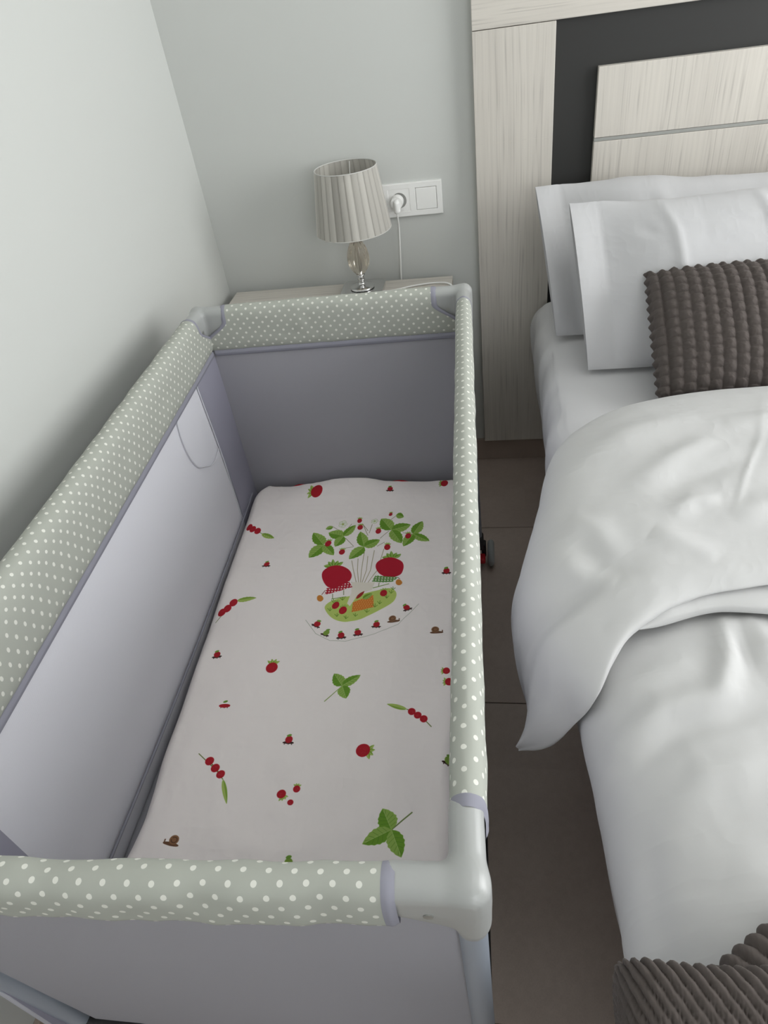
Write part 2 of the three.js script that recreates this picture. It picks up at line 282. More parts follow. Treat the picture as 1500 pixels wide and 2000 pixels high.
  const pl = mesh('plug', mergeGeometries([new THREE.CylinderGeometry(0.0155, 0.017, 0.022, 24).rotateX(Math.PI / 2).translate(...c(0.523, 0.837, 0.018)), new THREE.CapsuleGeometry(0.0085, 0.018, 6, 14).translate(...c(0.523, 0.829, 0.032))]), M.whitePlastic, l);
  pl.userData.label = 'white angled plug in the socket';
}
{
  const x1 = 0.640, x0 = x1 - 0.1525, y0 = 0.7975, y1 = 0.8785, ym = (y0 + y1) / 2;
  const o = thing('wall_socket', 'white double wall plate with power socket and blank rocker switch', 'socket', (x0 + x1) / 2, ym, 0);
  const hole = (s, cx, w, h) => { const p = new THREE.Path(); p.moveTo(cx - w, -h); p.lineTo(cx + w, -h); p.lineTo(cx + w, h); p.lineTo(cx - w, h); p.closePath(); s.holes.push(p); };
  const s = new THREE.Shape(), W = 0.0752, H = 0.0395; s.moveTo(-W, -H); s.lineTo(W, -H); s.lineTo(W, H); s.lineTo(-W, H); s.closePath();
  hole(s, -0.0355, 0.0285, 0.0285); hole(s, 0.0355, 0.0285, 0.0285);
  mesh('plate', new THREE.ExtrudeGeometry(s, { depth: 0.007, bevelEnabled: true, bevelSize: 0.0015, bevelThickness: 0.0025, bevelSegments: 3 }), M.whitePlastic, o);
  const q = new THREE.Shape(); q.moveTo(-0.0275, -0.0275); q.lineTo(0.0275, -0.0275); q.lineTo(0.0275, 0.0275); q.lineTo(-0.0275, 0.0275); q.closePath(); const c = new THREE.Path(); c.absarc(0, 0, 0.0195, 0, Math.PI * 2, true); q.holes.push(c);
  const so = mesh('socket_insert', new THREE.ExtrudeGeometry(q, { depth: 0.007, bevelEnabled: true, bevelSize: 0.0006, bevelThickness: 0.0008, curveSegments: 32 }).translate(-0.0355, 0, 0.001), M.whitePlastic, o);
  mesh('well', mergeGeometries([new THREE.CylinderGeometry(0.0195, 0.0195, 0.007, 32, 1, true).rotateX(Math.PI / 2).translate(-0.0355, 0, 0.0045), new THREE.CircleGeometry(0.0195, 32).translate(-0.0355, 0, 0.0012)]), M.socketGrey, so);
  for (const k of [-1, 1]) mesh('earth_clip', plainBox(-0.0385, -0.0325, k * 0.0185 - 0.001, k * 0.0185 + 0.001, 0.002, 0.007), M.steel, so);
  mesh('rocker_switch', box(-0.0265 + 0.0355, 0.0265 + 0.0355, -0.0265, 0.0265, 0.001, 0.0095, 0.0015), M.whitePlastic, o);
}
// ---------------------------------------------------------------- travel cot
const COT = { H: 0.796, BL: [0.124, 0.519], BR: [0.704, 0.501], FL: [0.138, 1.692], FR: [0.735, 1.660] };
{
  const cot = thing('travel_cot', 'grey folding travel cot with sage polka dot rail covers', 'cot', 0, 0, 0);
  const { H } = COT, C = { x: 0.425, z: 1.09 };
  const dir = (a, b) => { const d = [b[0] - a[0], b[1] - a[1]], l = Math.hypot(...d); return [d[0] / l, d[1] / l, l]; };
  const inward = (a, b) => { const d = dir(a, b), n = [-d[1], d[0]], m = [(a[0] + b[0]) / 2, (a[1] + b[1]) / 2]; return (C.x - m[0]) * n[0] + (C.z - m[1]) * n[1] > 0 ? n : [-n[0], -n[1]]; };
  const corners = { BL: ['BR', 'FL'], BR: ['BL', 'FR'], FR: ['FL', 'BR'], FL: ['FR', 'BL'] };
  // --- corner joints
  const smin = (a, b, k) => { const h = clamp(0.5 + 0.5 * (b - a) / k); return mix(b, a, h) - k * h * (1 - h); };
  const rbox = (x, y, z, hx, hy, hz, r) => { const qx = Math.abs(x) - hx + r, qy = Math.abs(y) - hy + r, qz = Math.abs(z) - hz + r; return Math.hypot(Math.max(qx, 0), Math.max(qy, 0), Math.max(qz, 0)) + Math.min(Math.max(qx, qy, qz), 0) - r; };
  const LA = 0.064;
  for (const [key, [ka, kb]] of Object.entries(corners)) {
    const P = COT[key], a = dir(P, COT[ka]), b = dir(P, COT[kb]);
    const sdf = (X, Y, Z) => {
      const dx = X - P[0], dz = Z - P[1], s = dx * a[0] + dz * a[1], t = dx * b[0] + dz * b[1], y = Y - H;
      const arm = (p, q, w) => { const hb = mix(0.086, 0.046, clamp((p + 0.004) / 0.066)); const hw = w - 0.10 * Math.max(0, -y - 0.035); return rbox(p - (LA + 0.010 - 0.0155) / 2, y + hb / 2, q, (LA + 0.010 + 0.0155) / 2, hb / 2, hw, Math.min(0.0145, hw - 0.0005)); };
      let d = smin(arm(s, t, 0.0165), arm(t, s, 0.0150), 0.010);
      d = smin(d, Math.max(Math.hypot(s, t) - 0.0150, Math.abs(y + 0.05) - 0.040), 0.005);
      return d;
    };
    const lo = [P[0], H - 0.13, P[1]], hi = [P[0], H + 0.008, P[1]];
    for (const v of [a, b]) { lo[0] = Math.min(lo[0], P[0] + v[0] * (LA + 0.01)); hi[0] = Math.max(hi[0], P[0] + v[0] * (LA + 0.01)); lo[2] = Math.min(lo[2], P[1] + v[1] * (LA + 0.01)); hi[2] = Math.max(hi[2], P[1] + v[1] * (LA + 0.01)); }
    lo[0] -= 0.034; lo[2] -= 0.034; hi[0] += 0.034; hi[2] += 0.034;
    const e = mesh('corner_joint', surfaceNet(sdf, lo, hi, 0.0021), M.plastic, cot);
    for (const [p, q, y, n] of [[0.032, -0.0152, -0.033, b], [-0.0152, 0.008, -0.066, a], [0.034, 0.0148, -0.042, b], [0.0148, 0.036, -0.042, a]]) {
      const x = P[0] + a[0] * p + b[0] * q, z = P[1] + a[1] * p + b[1] * q, g = new THREE.CylinderGeometry(0.0042, 0.0042, 0.003, 14).rotateX(Math.PI / 2);
      g.applyMatrix4(new THREE.Matrix4().makeRotationY(Math.atan2(n[0], n[1]))); mesh('screw', g.translate(x, H + y, z), M.steel, e);
    }
  }
  // --- padded rail covers: a tube of cloth that hangs lower on the inner side
  const rails = [['BL', 'BR', { out: 0.05, w: 0.019, amp: 0.0012 }], ['BR', 'FR', { out: 0.06, w: 0.0155, amp: 0.0009 }], ['FL', 'FR', { out: 0.048, w: 0.0180, amp: 0.0022 }], ['BL', 'FL', { out: 0.06, w: 0.020, amp: 0.0010, deep: 0.032 }]];
  for (const [k0, k1, o] of rails) {
    const A = COT[k0], B = COT[k1], d = dir(A, B), n = inward(A, B), w = o.w, L = d[2] - 2 * LA;
    const prof = [[w * 0.7, -0.096], [w * 0.98, -0.085], [w * 1.06, -0.05], [w, -0.018], [w * 0.72, -0.004], [0, 0.002], [-w * 0.72, -0.004], [-w, -0.018], [-w * 1.04, -o.out * 0.7], [-w * 0.92, -o.out], [-w * 0.5, -o.out + 0.002], [w * 0.35, -0.092]];
    const cv = new THREE.CatmullRomCurve3(prof.map((p) => new THREE.Vector3(p[0], p[1], 0)), true, 'centripetal'), NP = 56, PT = cv.getSpacedPoints(NP), len = cv.getLength();
    const at = (i, s, fat = 1, extra = 0) => { const p = PT[i % NP], q = p.x * fat, x = A[0] + d[0] * s + n[0] * q, z = A[1] + d[1] * s + n[1] * q; return [x, H + p.y * (fat > 1 ? 1.02 : 1) + extra, z]; };
    const start = (i) => { const p = PT[i % NP]; return mix(LA, 0.012, (p.x > 0.002 ? 1 : 0) * smooth(-0.026, -0.074, p.y)); };
    const seedy = A[0] * 31 + B[1] * 17;
    const g = grid(NP, Math.round(L / 0.006), (u, v) => {
      const i = Math.round(u * NP), e0 = start(i), s = mix(e0, d[2] - e0, v), y = PT[i % NP].y, p = at(i, s, 1, o.deep ? -o.deep * v * smooth(-0.03, -0.096, y) * (PT[i % NP].x > 0 ? 1 : 0) : 0), wv = smooth(0.0, -0.07, y), ends = smooth(0, 0.06, v * L) * smooth(0, 0.06, (1 - v) * L);
      const k = o.amp * ends, nz = k * 2 * (noise(s * 30 + seedy, u * 9) - 0.5) + k * 2.4 * wv * (noise(s * 55 + seedy, u * 3 + 5) - 0.5), sag = o.amp > 0.002 ? -0.006 * wv * (0.5 + 0.5 * Math.sin(s * 14 + 2.1)) : 0;
      const q = PT[i % NP].x, out = Math.sign(q) * nz;
      return [p[0] + n[0] * out, p[1] + nz * 0.5 + sag, p[2] + n[1] * out, s, u * len];
    });
    const r = mesh('rail_cover', g, M.dots, cot);
    const ring = (far) => grid(NP, 6, (u, v) => { const i = Math.round(u * NP), s = start(i) - 0.008 + 0.011 * v; return at(i, far ? d[2] - s : s, 0.90 + 0.12 * smooth(0, 0.5, v) + Math.sin(Math.PI * v) * 0.03, 0.0006 * Math.sin(Math.PI * v) - 0.0012 * (1 - v)); });
    mesh('binding', ring(false), M.binding, r); mesh('binding', ring(true), M.binding, r);
    // lower hem on the inside
    const hem = grid(8, 60, (u, v) => { const s = mix(0.02, d[2] - 0.02, v), a = u * Math.PI * 2, q = w * 0.75 + 0.0035 * Math.cos(a), y = -0.101 + 0.0075 * Math.sin(a) - (o.deep ?? 0) * v; return [A[0] + d[0] * s + n[0] * q, H + y, A[1] + d[1] * s + n[1] * q]; });
    mesh('hem', hem, M.binding, r);
  }
  // --- cloth walls
  const wall = (name, k0, k1, y0, y1, off, thick, mat, s0 = 0.008, s1 = 0.008, bulge = 0.006, lean = 0) => {
    const A = COT[k0], B = COT[k1], d = dir(A, B), n = inward(A, B), nu = 60, nv = 30;
    const f = (o) => (u, v) => { const s = mix(s0, d[2] - s1, u), y = mix(y0, y1, v), b = bulge * Math.sin(Math.PI * u) * Math.sin(Math.PI * v) + 0.002 * (fbm(u * 5 + A[0] * 9, v * 3 + B[1], 3) - 0.45), q = off + o + b, k = lean * (1 - u) * (0.745 - y); return [A[0] + d[0] * s + n[0] * q + k * 0.036, y, A[1] + d[1] * s + n[1] * q - k * 0.058, s, y]; };
    return mesh(name, mergeGeometries([grid(nu, nv, f(thick / 2)), grid(nu, nv, f(-thick / 2), true)]), mat, cot);
  };
  wall('end_panel', 'BL', 'BR', 0.20, 0.70, 0.010, 0.004, M.lilac);
  wall('end_panel', 'FL', 'FR', 0.205, 0.745, 0.004, 0.004, M.lilac, 0.022, 0.008, 0.004, 1);
  wall('side_panel', 'BR', 'FR', 0.20, 0.70, 0.004, 0.004, M.net);
  const left = wall('side_panel', 'BL', 'FL', 0.20, 0.70, 0.010, 0.004, M.net, 0.008, 0.008, 0.016); left.userData.label = 'pale lilac mesh side';
  const bandAt = (z0, z1) => { const g = grid(12, 24, (u, v) => { const z = mix(z0, z1, u), y = mix(0.24, 0.698, v), t = clamp((z - 0.527) / 1.157), xr = mix(COT.BL[0], COT.FL[0], t) + 0.0135 + 0.016 * Math.sin(Math.PI * t) * Math.sin(Math.PI * (y - 0.2) / 0.5) + 0.002; return [xr, y, z]; }, true); return g; };
  mesh('corner_band', bandAt(0.531, 0.662), M.band, left); mesh('corner_band', bandAt(1.555, 1.682), M.band, left);
  const on = (z, y) => { const t = clamp((z - 0.527) / 1.157); return [mix(COT.BL[0], COT.FL[0], t) + 0.0145 + 0.016 * Math.sin(Math.PI * t) * Math.sin(Math.PI * (y - 0.2) / 0.5), y, z]; };
  mesh('seam', tube([on(0.79, 0.695), on(0.806, 0.65), on(0.806, 0.60), on(0.79, 0.566), on(0.762, 0.546), on(0.73, 0.527), on(0.70, 0.522), on(0.67, 0.528)], 0.0014, 60, 6), M.net, left);
  mesh('seam', tube([on(0.664, 0.69), on(0.664, 0.5), on(0.664, 0.26)], 0.0014, 40, 6), M.net, left);
  mesh('seam', tube([0.02, 0.2, 0.4, 0.6, 0.8, 0.98].map((t) => { const q = on(mix(0.54, 1.68, t), 0.315); q[0] += 0.003; return q; }), 0.0025, 60, 6), M.binding, left);
  // --- legs, feet, castors, floor of the cot
  for (const key of Object.keys(corners)) {
    const P = COT[key], foot = key[0] === 'B' ? 0.07 : 0.018, sx = key[1] === 'L' ? -1 : 1, lz = key === 'FL' ? 0.042 : 0, lx = lz ? 0.024 : sx * 0.006;
    const leg = mesh('leg', tube([[P[0], H - 0.08, P[1]], [P[0] + (lz ? 0.011 : sx * 0.001), 0.45, P[1] - lz * 0.5], [P[0] + lx, foot, P[1] - lz]], 0.0128, 24, 16), M.tubeMetal, cot);
    if (key[0] === 'B') {
      const c = mesh('castor', mergeGeometries([box(P[0] + sx * 0.006 - 0.016, P[0] + sx * 0.006 + 0.016, 0.056, 0.10, P[1] - 0.018, P[1] + 0.018, 0.008), box(P[0] + sx * 0.022 - 0.006, P[0] + sx * 0.022 + 0.006, 0.028, 0.074, P[1] - 0.012, P[1] + 0.012, 0.004)]), M.dark, cot);
      mesh('wheel', new THREE.TorusGeometry(0.025, 0.0125, 14, 36).rotateY(Math.PI / 2).scale(0.75, 1, 1).translate(P[0] + sx * 0.041, 0.0376, P[1] + 0.004), M.tyre, c);
      mesh('hub', new THREE.CylinderGeometry(0.022, 0.022, 0.012, 20).rotateZ(Math.PI / 2).translate(P[0] + sx * 0.041, 0.0376, P[1] + 0.004), M.dark, c);
      const br = mesh('brake_lever', box(P[0] + sx * 0.018 - 0.008, P[0] + sx * 0.018 + 0.008, 0.028, 0.046, P[1] + 0.012, P[1] + 0.040, 0.005), M.red, c); br.userData.label = 'red brake lever';
    } else mesh('foot_cap', new THREE.CylinderGeometry(0.017, 0.019, 0.03, 20).translate(P[0] + lx, 0.015, P[1] - lz), M.dark, leg);
  }
  const ring = [COT.BL, COT.BR, COT.FR, [COT.FL[0] + 0.017, COT.FL[1] - 0.031]];
  for (let k = 0; k < 4; k++) { const A = ring[k], B = ring[(k + 1) % 4]; mesh('base_tube', tube([[A[0], 0.212, A[1]], [(A[0] + B[0]) / 2, 0.212, (A[1] + B[1]) / 2], [B[0], 0.212, B[1]]], 0.010, 8, 12), M.dark, cot); }
  mesh('base_mat', box(0.15, 0.70, 0.222, 0.272, 0.535, 1.648, 0.012), M.base, cot);
}

// ---------------------------------------------------------------- printed baby duvet in the cot
const PRINT = {
  leaf: [[371,771,339,730,32,0],[371,771,344,812,33,0],[371,771,401,807,25,0],[413,742,375,729,34,0],[413,742,436,704,22,0],[413,742,399,779,25,0],[466,778,451,728,28,0],[466,778,500,757,27,0],[466,778,438,820,29,0],[523,723,495,685,35,0],[523,723,566,704,29,0],[523,723,550,766,30,0],[574,736,592,691,27,0],[574,736,613,762,23,0],[574,736,555,776,27,0],[382,709,366,717,14,0],[530,675,548,681,19,0],[486,939,503,922,14,0],[472,939,486,916,8,1],[400,841,384,839,11,0],[403,841,392,826,9,0],[406,841,401,819,8,0],[410,841,414,824,9,0],[413,841,426,828,10,0],[526,813,511,811,11,0],[529,813,520,798,9,0],[533,813,529,791,8,0],[536,813,542,796,9,0],[539,813,552,800,10,0],[211,727,246,744,16,2],[212,943,254,935,14,2],[600,1198,564,1190,9,2],[305,1344,324,1385,8,2],[476,1151,456,1124,25,0],[476,1151,507,1127,20,0],[476,1151,488,1179,25,0],[595,1410,578,1379,32,0],[595,1410,553,1434,26,0],[595,1410,614,1450,28,0]],
  berry: [[381,767,7.4,9.9,1],[418,796,6.7,8.8,1],[443,688,5.6,7.8,1],[448,713,6.4,8.8,1],[493,728,6.5,8.9,1],[516,672,4.5,6.3,1],[563,742,6.7,9.1,1],[519,779,6.9,9.2,1],[430,954,7.9,9.6,1],[448,969,8.3,10.0,1],[527,921,7.4,9.1,1],[322,588,14.7,21.2,0],[333,1116,11.2,12.4,1],[533,1280,12.2,12.2,2],[410,1363,7.7,7.2,3],[434,1354,6.0,5.7,1],[428,1376,5.0,4.7,-1],[666,1116,6.5,7.3,0],[672,1140,7.4,8.1,0],[642,537,7.6,11.5,0],[638,562,8.8,13.2,0],[174,704,7.8,10.7],[185,712,7.8,10.6],[199,719,7.7,10.5],[187,974,8.5,10.3],[197,964,8.5,10.3],[206,948,8.6,10.5],[609,1202,6.7,7.1],[620,1209,6.7,7.0],[631,1216,6.7,7.0],[271,1312,7.8,7.7],[285,1324,7.7,7.5],[298,1335,7.6,7.4]],
  poly: [["#bcd06e",405,961,410,947,422,937,451,933,480,926,508,914,539,905,552,914,556,929,551,947,531,962,511,976,480,995,455,1002,429,991],["#ece5d8",455,892,505,889,501,912,475,925,461,958,454,951,459,922],["#d98032",466,948,506,927,511,959,467,974,"dots"],["#b3122c",453,874,451,885,447,894,442,902,434,906,424,908,413,906,403,902,396,894,390,884,386,874,384,863,386,853,393,845,402,840,412,838,423,840,433,845,443,853,450,863],["#b3122c",562,844,561,854,559,863,554,869,545,874,536,875,526,874,518,869,510,862,504,853,500,843,500,833,504,824,512,817,520,813,529,811,539,813,549,818,557,825,561,834],["#b3122c",402,905,426,904,448,888,459,906,431,915,401,924,"check"],["#5f8f45",504,869,528,872,554,874,543,888,520,890,498,888,"check"],["#cf8437",401,935,399,941,395,944,389,941,386,935,386,928,391,925,397,928],["#cf8437",564,890,562,896,557,899,551,896,549,890,550,883,555,880,560,883]],
  line: [["#a59a78",0.9,465,892,453,854,445,825],["#a59a78",0.9,470,892,462,854,458,818],["#a59a78",0.9,474,892,471,854,469,795],["#a59a78",0.9,477,892,482,854,479,810],["#a59a78",0.9,482,892,491,854,491,790],["#a59a78",0.9,489,892,505,854,512,785],["#8d8465",0.8,442,778,419,749],["#8d8465",0.8,470,741,452,700],["#8d8465",0.8,472,733,476,705],["#8d8465",0.8,500,752,517,727],["#8d8465",0.8,405,726,379,707],["#8d8465",0.8,422,783,441,780],["#8d8465",0.8,516,694,530,678],["#8d8465",0.8,550,731,573,736],["#8d8465",0.8,496,777,511,764],["#8d8465",0.8,468,725,454,704],["#8d8465",0.8,426,700,418,720],["#6f9434",0.9,414,961,420,968,419,959],["#6f9434",0.9,420,968,424,962],["#6f9434",0.9,432,978,438,985,437,976],["#6f9434",0.9,438,985,441,979],["#6f9434",0.9,453,985,458,992,457,984],["#6f9434",0.9,458,992,462,987],["#6f9434",0.9,471,978,476,984,475,976],["#6f9434",0.9,476,984,480,979],["#6f9434",0.9,493,967,498,973,498,965],["#6f9434",0.9,498,973,503,968],["#6f9434",0.9,517,944,522,951,522,942],["#6f9434",0.9,522,951,526,946],["#6f9434",0.9,538,915,543,922,543,913],["#6f9434",0.9,543,922,547,916],["#6f9434",0.9,530,928,535,935,534,926],["#6f9434",0.9,535,935,539,929],["#6f9434",0.9,437,935,443,942,442,933],["#6f9434",0.9,443,942,447,936],["#6f9434",0.9,508,952,513,959,513,950],["#6f9434",0.9,513,959,518,954],["#6f9434",0.9,418,938,423,945,422,936],["#6f9434",0.9,423,945,427,939],["#6f9434",0.9,541,905,546,912,545,903],["#6f9434",0.9,546,912,550,906],["#7b3030",0.9,395,924,400,912],["#7b3030",0.9,455,892,468,905],["#7b3030",0.9,557,879,551,875],["#6d7a40",0.9,418,922,420,935],["#6d7a40",0.9,441,914,443,927],["#6d7a40",0.9,514,891,514,901],["#6f9434",1.1,418,935,449,933],["#6f9434",1.1,503,906,535,894],["#9aa08c",0.5,374,994,402,1029,434,1047,465,1048,518,1030,566,1006,587,976,603,951],["#6f7a3c",1.0,211,727,174,704,185,712,199,719,211,727],["#6f7a3c",1.0,212,943,187,974,197,964,206,948,181,1000],["#6f7a3c",1.0,600,1198,609,1202,620,1209,631,1216,645,1231],["#6f7a3c",1.0,305,1344,271,1312,285,1324,298,1335,248,1300],["#7f9a45",1.0,476,1151,449,1186],["#6d7f45",1.3,595,1410,624,1381]],
  bug: [[400,1003,0.4,0],[455,1034,-0.2,0],[487,1025,-0.2,0],[522,1004,0,0],[579,962,-0.5,0],[655,855,0,0],[423,1026,0.4,1],[507,587,0,0],[251,833,0,0],[655,856,0,0],[213,1086,-0.2,0],[264,1197,0,2],[401,1266,0,0],[677,1290,0.2,1],[447,1470,0,1],[432,532,0,0]],
  snail: [[556,992,1],[643,1018,1],[253,1447,-1],[205,545,-1]],
  flower: [[405,701,10.1],[480,693,8.3]]
};

{
  const S = 1735, X0 = 0.125, Z0 = 0.50, c = document.createElement('canvas'); c.width = 1024; c.height = 2048;
  const g = c.getContext('2d'), px = (x) => (x / 1000 - X0) * S, pz = (z) => (z / 1000 - Z0) * S, mm = S / 1000, R = rng(7);
  g.fillStyle = '#faf3f1'; g.fillRect(0, 0, 1024, 2048);
  g.lineCap = 'round'; g.lineJoin = 'round';
  const drawPoly = (col, pts, extra) => {
    g.save(); g.beginPath(); g.moveTo(px(pts[0]), pz(pts[1]));
    const n = pts.length / 2; const m = (k) => [px((pts[2 * (k % n)] + pts[2 * ((k + 1) % n)]) / 2), pz((pts[2 * (k % n) + 1] + pts[2 * ((k + 1) % n) + 1]) / 2)];
    if (n > 7) { g.beginPath(); g.moveTo(...m(n - 1)); for (let k = 0; k < n; k++) g.quadraticCurveTo(px(pts[2 * k]), pz(pts[2 * k + 1]), ...m(k)); } else for (let k = 1; k < n; k++) g.lineTo(px(pts[2 * k]), pz(pts[2 * k + 1]));
    g.closePath(); g.fillStyle = col; g.fill(); g.clip();
    const xs = pts.filter((_, k) => k % 2 === 0), zs = pts.filter((_, k) => k % 2), bx = [Math.min(...xs), Math.max(...xs)], bz = [Math.min(...zs), Math.max(...zs)];
    if (extra === 'check') { g.fillStyle = '#f2e9e4'; for (let x = bx[0]; x < bx[1]; x += 6.5) for (let z = bz[0]; z < bz[1]; z += 6.5) { g.beginPath(); g.rect(px(x), pz(z), 3.1 * mm, 3.1 * mm); g.fill(); } }
    if (extra === 'dots') { g.fillStyle = '#efc07a'; for (let x = bx[0]; x < bx[1]; x += 5) for (let z = bz[0]; z < bz[1]; z += 5) { g.beginPath(); g.arc(px(x + ((z / 5) & 1) * 2.5), pz(z), 0.9 * mm, 0, 7); g.fill(); } }
    g.restore();
  };
  const drawLine = (col, w, p) => { g.strokeStyle = col; g.lineWidth = w * 1.5 * mm; g.beginPath(); g.moveTo(px(p[0]), pz(p[1])); for (let k = 1; k < p.length / 2; k++) g.lineTo(px(p[2 * k]), pz(p[2 * k + 1])); g.stroke(); };
  const drawLeaf = ([ax, az, bx, bz, w, kind]) => {
    const L = Math.hypot(bx - ax, bz - az), ux = (bx - ax) / L, uz = (bz - az) / L, side = (s) => [...Array(13)].map((_, k) => { const t = k / 12, h = w / 2 * Math.pow(Math.sin(Math.PI * Math.pow(t, 0.8)), 0.8) * (1 - (k % 2) * 0.11 * (w > 12 ? 1 : 0)); return [ax + ux * L * t - uz * h * s, az + uz * L * t + ux * h * s]; });
    const P = (list) => { g.beginPath(); list.forEach((q, k) => (k ? g.lineTo(px(q[0]), pz(q[1])) : g.moveTo(px(q[0]), pz(q[1])))); g.closePath(); };
    g.fillStyle = kind === 1 ? '#9c2a22' : kind === 2 ? '#86a83e' : '#6c9a2c'; P([...side(1), ...side(-1).reverse()]); g.fill();
    if (kind === 1) return;
    g.fillStyle = kind === 2 ? '#a9c061' : '#93b455'; P([...side(1), [ax, az]]); g.fill();
    g.strokeStyle = '#4f7d22'; g.lineWidth = 0.5 * mm;
    if (w > 14) for (let k = 1; k < 6; k++) for (const s of [1, -1]) { const t = k / 7, e = side(s)[Math.min(12, 2 * k + 1)]; g.beginPath(); g.moveTo(px(ax + ux * L * t), pz(az + uz * L * t)); g.lineTo(px(mix(ax + ux * L * t, e[0], 0.85)), pz(mix(az + uz * L * t, e[1], 0.85))); g.stroke(); }
    g.strokeStyle = '#b9cf86'; g.lineWidth = 0.6 * mm; g.beginPath(); g.moveTo(px(ax), pz(az)); g.lineTo(px(ax + ux * L * 0.9), pz(az + uz * L * 0.9)); g.stroke();
  };
  const drawBerry = ([x, z, rx, rz, crown]) => {
    const a = [Math.PI, -Math.PI / 2, 0.2, 1.0][crown] ?? -Math.PI / 2, r = Math.max(rx, rz * 0.8);
    if (crown !== undefined && crown >= 0) for (const o of [-0.7, -0.25, 0.25, 0.7]) drawLeaf([x + Math.cos(a) * rx * 0.6, z + Math.sin(a) * rz * 0.6, x + Math.cos(a + o) * (rx * 1.7), z + Math.sin(a + o) * (rz * 1.7), r * 0.55, 2]);
    g.fillStyle = '#b01525'; g.beginPath(); g.ellipse(px(x), pz(z), rx * mm, rz * mm, 0, 0, 7); g.fill();
    g.fillStyle = '#c9505a'; for (let k = 0; k < 6; k++) { g.beginPath(); g.arc(px(x + (R() - 0.5) * rx), pz(z + (R() - 0.5) * rz), 0.45 * mm, 0, 7); g.fill(); }
  };
  const drawBug = ([x, z, a, kind]) => {
    g.save(); g.translate(px(x), pz(z)); g.rotate(a); g.scale(mm, mm);
    g.fillStyle = '#3b2420'; g.beginPath(); g.ellipse(0, 6, 10, 2.6, 0, 0, 7); g.fill(); g.fillRect(-7, 6, 1.4, 4); g.fillRect(0, 6, 1.4, 4); g.fillRect(6, 6, 1.4, 4);
    g.fillStyle = kind === 1 ? '#7d9d3d' : '#ad1826'; g.beginPath(); g.ellipse(0, kind === 2 ? 5 : 0, kind === 2 ? 11 : 6.5, kind === 2 ? 4 : 7, 0, 0, 7); g.fill();
    g.fillStyle = '#6f9a3a'; g.beginPath(); g.ellipse(-1, kind === 2 ? -4 : -8, 4.5, 2.4, -0.3, 0, 7); g.fill(); g.restore();
  };
  const drawSnail = ([x, z, f]) => { g.save(); g.translate(px(x), pz(z)); g.scale(mm * f, mm); g.fillStyle = '#6b4a34'; g.beginPath(); g.ellipse(0, 6, 13, 3, -0.1, 0, 7); g.fill(); g.fillRect(10, -1, 2, 7); g.fillStyle = '#8a6243'; g.beginPath(); g.arc(-3, -1, 7.5, 0, 7); g.fill(); g.strokeStyle = '#4d3426'; g.lineWidth = 1.1; g.beginPath(); g.arc(-3, -1, 4.4, 0, 5.5); g.stroke(); g.restore(); };
  const bigFrom = PRINT.poly.findIndex((p) => p[0] === '#b3122c');
  for (const l of PRINT.line) drawLine(l[0], l[1], l.slice(2));
  const wordless = (p) => (typeof p[p.length - 1] === 'string' ? [p[0], p.slice(1, -1), p[p.length - 1]] : [p[0], p.slice(1)]);
  PRINT.poly.slice(0, bigFrom).forEach((p) => drawPoly(...wordless(p)));
  for (const l of PRINT.line.filter((q) => q[0] === '#6f9434')) drawLine(l[0], l[1], l.slice(2));
  PRINT.leaf.forEach(drawLeaf);
  PRINT.poly.slice(bigFrom).forEach((p) => drawPoly(...wordless(p)));
  for (const [x, z, r] of PRINT.flower) { for (let k = 0; k < 5; k++) { g.fillStyle = '#eef0e2'; g.strokeStyle = '#9fae6a'; g.lineWidth = 0.5 * mm; g.beginPath(); g.ellipse(px(x + Math.cos(k * 1.257) * r * 0.6), pz(z + Math.sin(k * 1.257) * r * 0.8), r * 0.42 * mm, r * 0.5 * mm, k * 1.257, 0, 7); g.fill(); g.stroke(); } g.fillStyle = '#a8bd55'; g.beginPath(); g.arc(px(x), pz(z), r * 0.25 * mm, 0, 7); g.fill(); }
  PRINT.berry.forEach(drawBerry); PRINT.bug.forEach(drawBug); PRINT.snail.forEach(drawSnail);
  const tex = new THREE.CanvasTexture(c); tex.colorSpace = THREE.SRGBColorSpace;
  M.print = std('#ffffff', 0.92, { map: tex, bumpMap: rep(crumple, 1.5, 3), bumpScale: 0.0042 });

  const d = thing('baby_duvet', 'white baby duvet printed with strawberries lying in the travel cot', 'duvet', 0, 0, 0);
  const xl = (z) => 0.146 + 0.026 * smooth(0.6, 1.45, z) + 0.008 * Math.sin(z * 19) * smooth(1.2, 1.45, z) + 0.03 * Math.pow(smooth(0.60, 0.525, z), 2), xr = (z) => 0.697 + 0.004 * Math.sin(z * 23) - 0.03 * Math.pow(smooth(0.60, 0.525, z), 2);
  const zb = (x) => 0.541 + 0.004 * Math.sin(x * 26 + 1), zf = (x) => 1.642 + 0.004 * Math.sin(x * 31);
  const folds = [[0.004, 0.02, 0.60, 0.60, 0.52, 0.68, 0.45, 0.72], [0.003, 0.018, 0.64, 0.64, 0.67, 0.78, 0.64, 0.86], [0.004, 0.025, 0.25, 1.42, 0.42, 1.46, 0.56, 1.41], [0.003, 0.02, 0.22, 1.22, 0.24, 1.45], [0.003, 0.03, 0.57, 0.9, 0.58, 1.2, 0.56, 1.5], [0.003, 0.02, 0.2, 0.6, 0.19, 0.9], [-0.003, 0.018, 0.36, 1.32, 0.45, 1.40], [0.004, 0.018, 0.62, 1.42, 0.66, 1.52], [0.003, 0.012, 0.655, 1.38, 0.675, 1.5]];
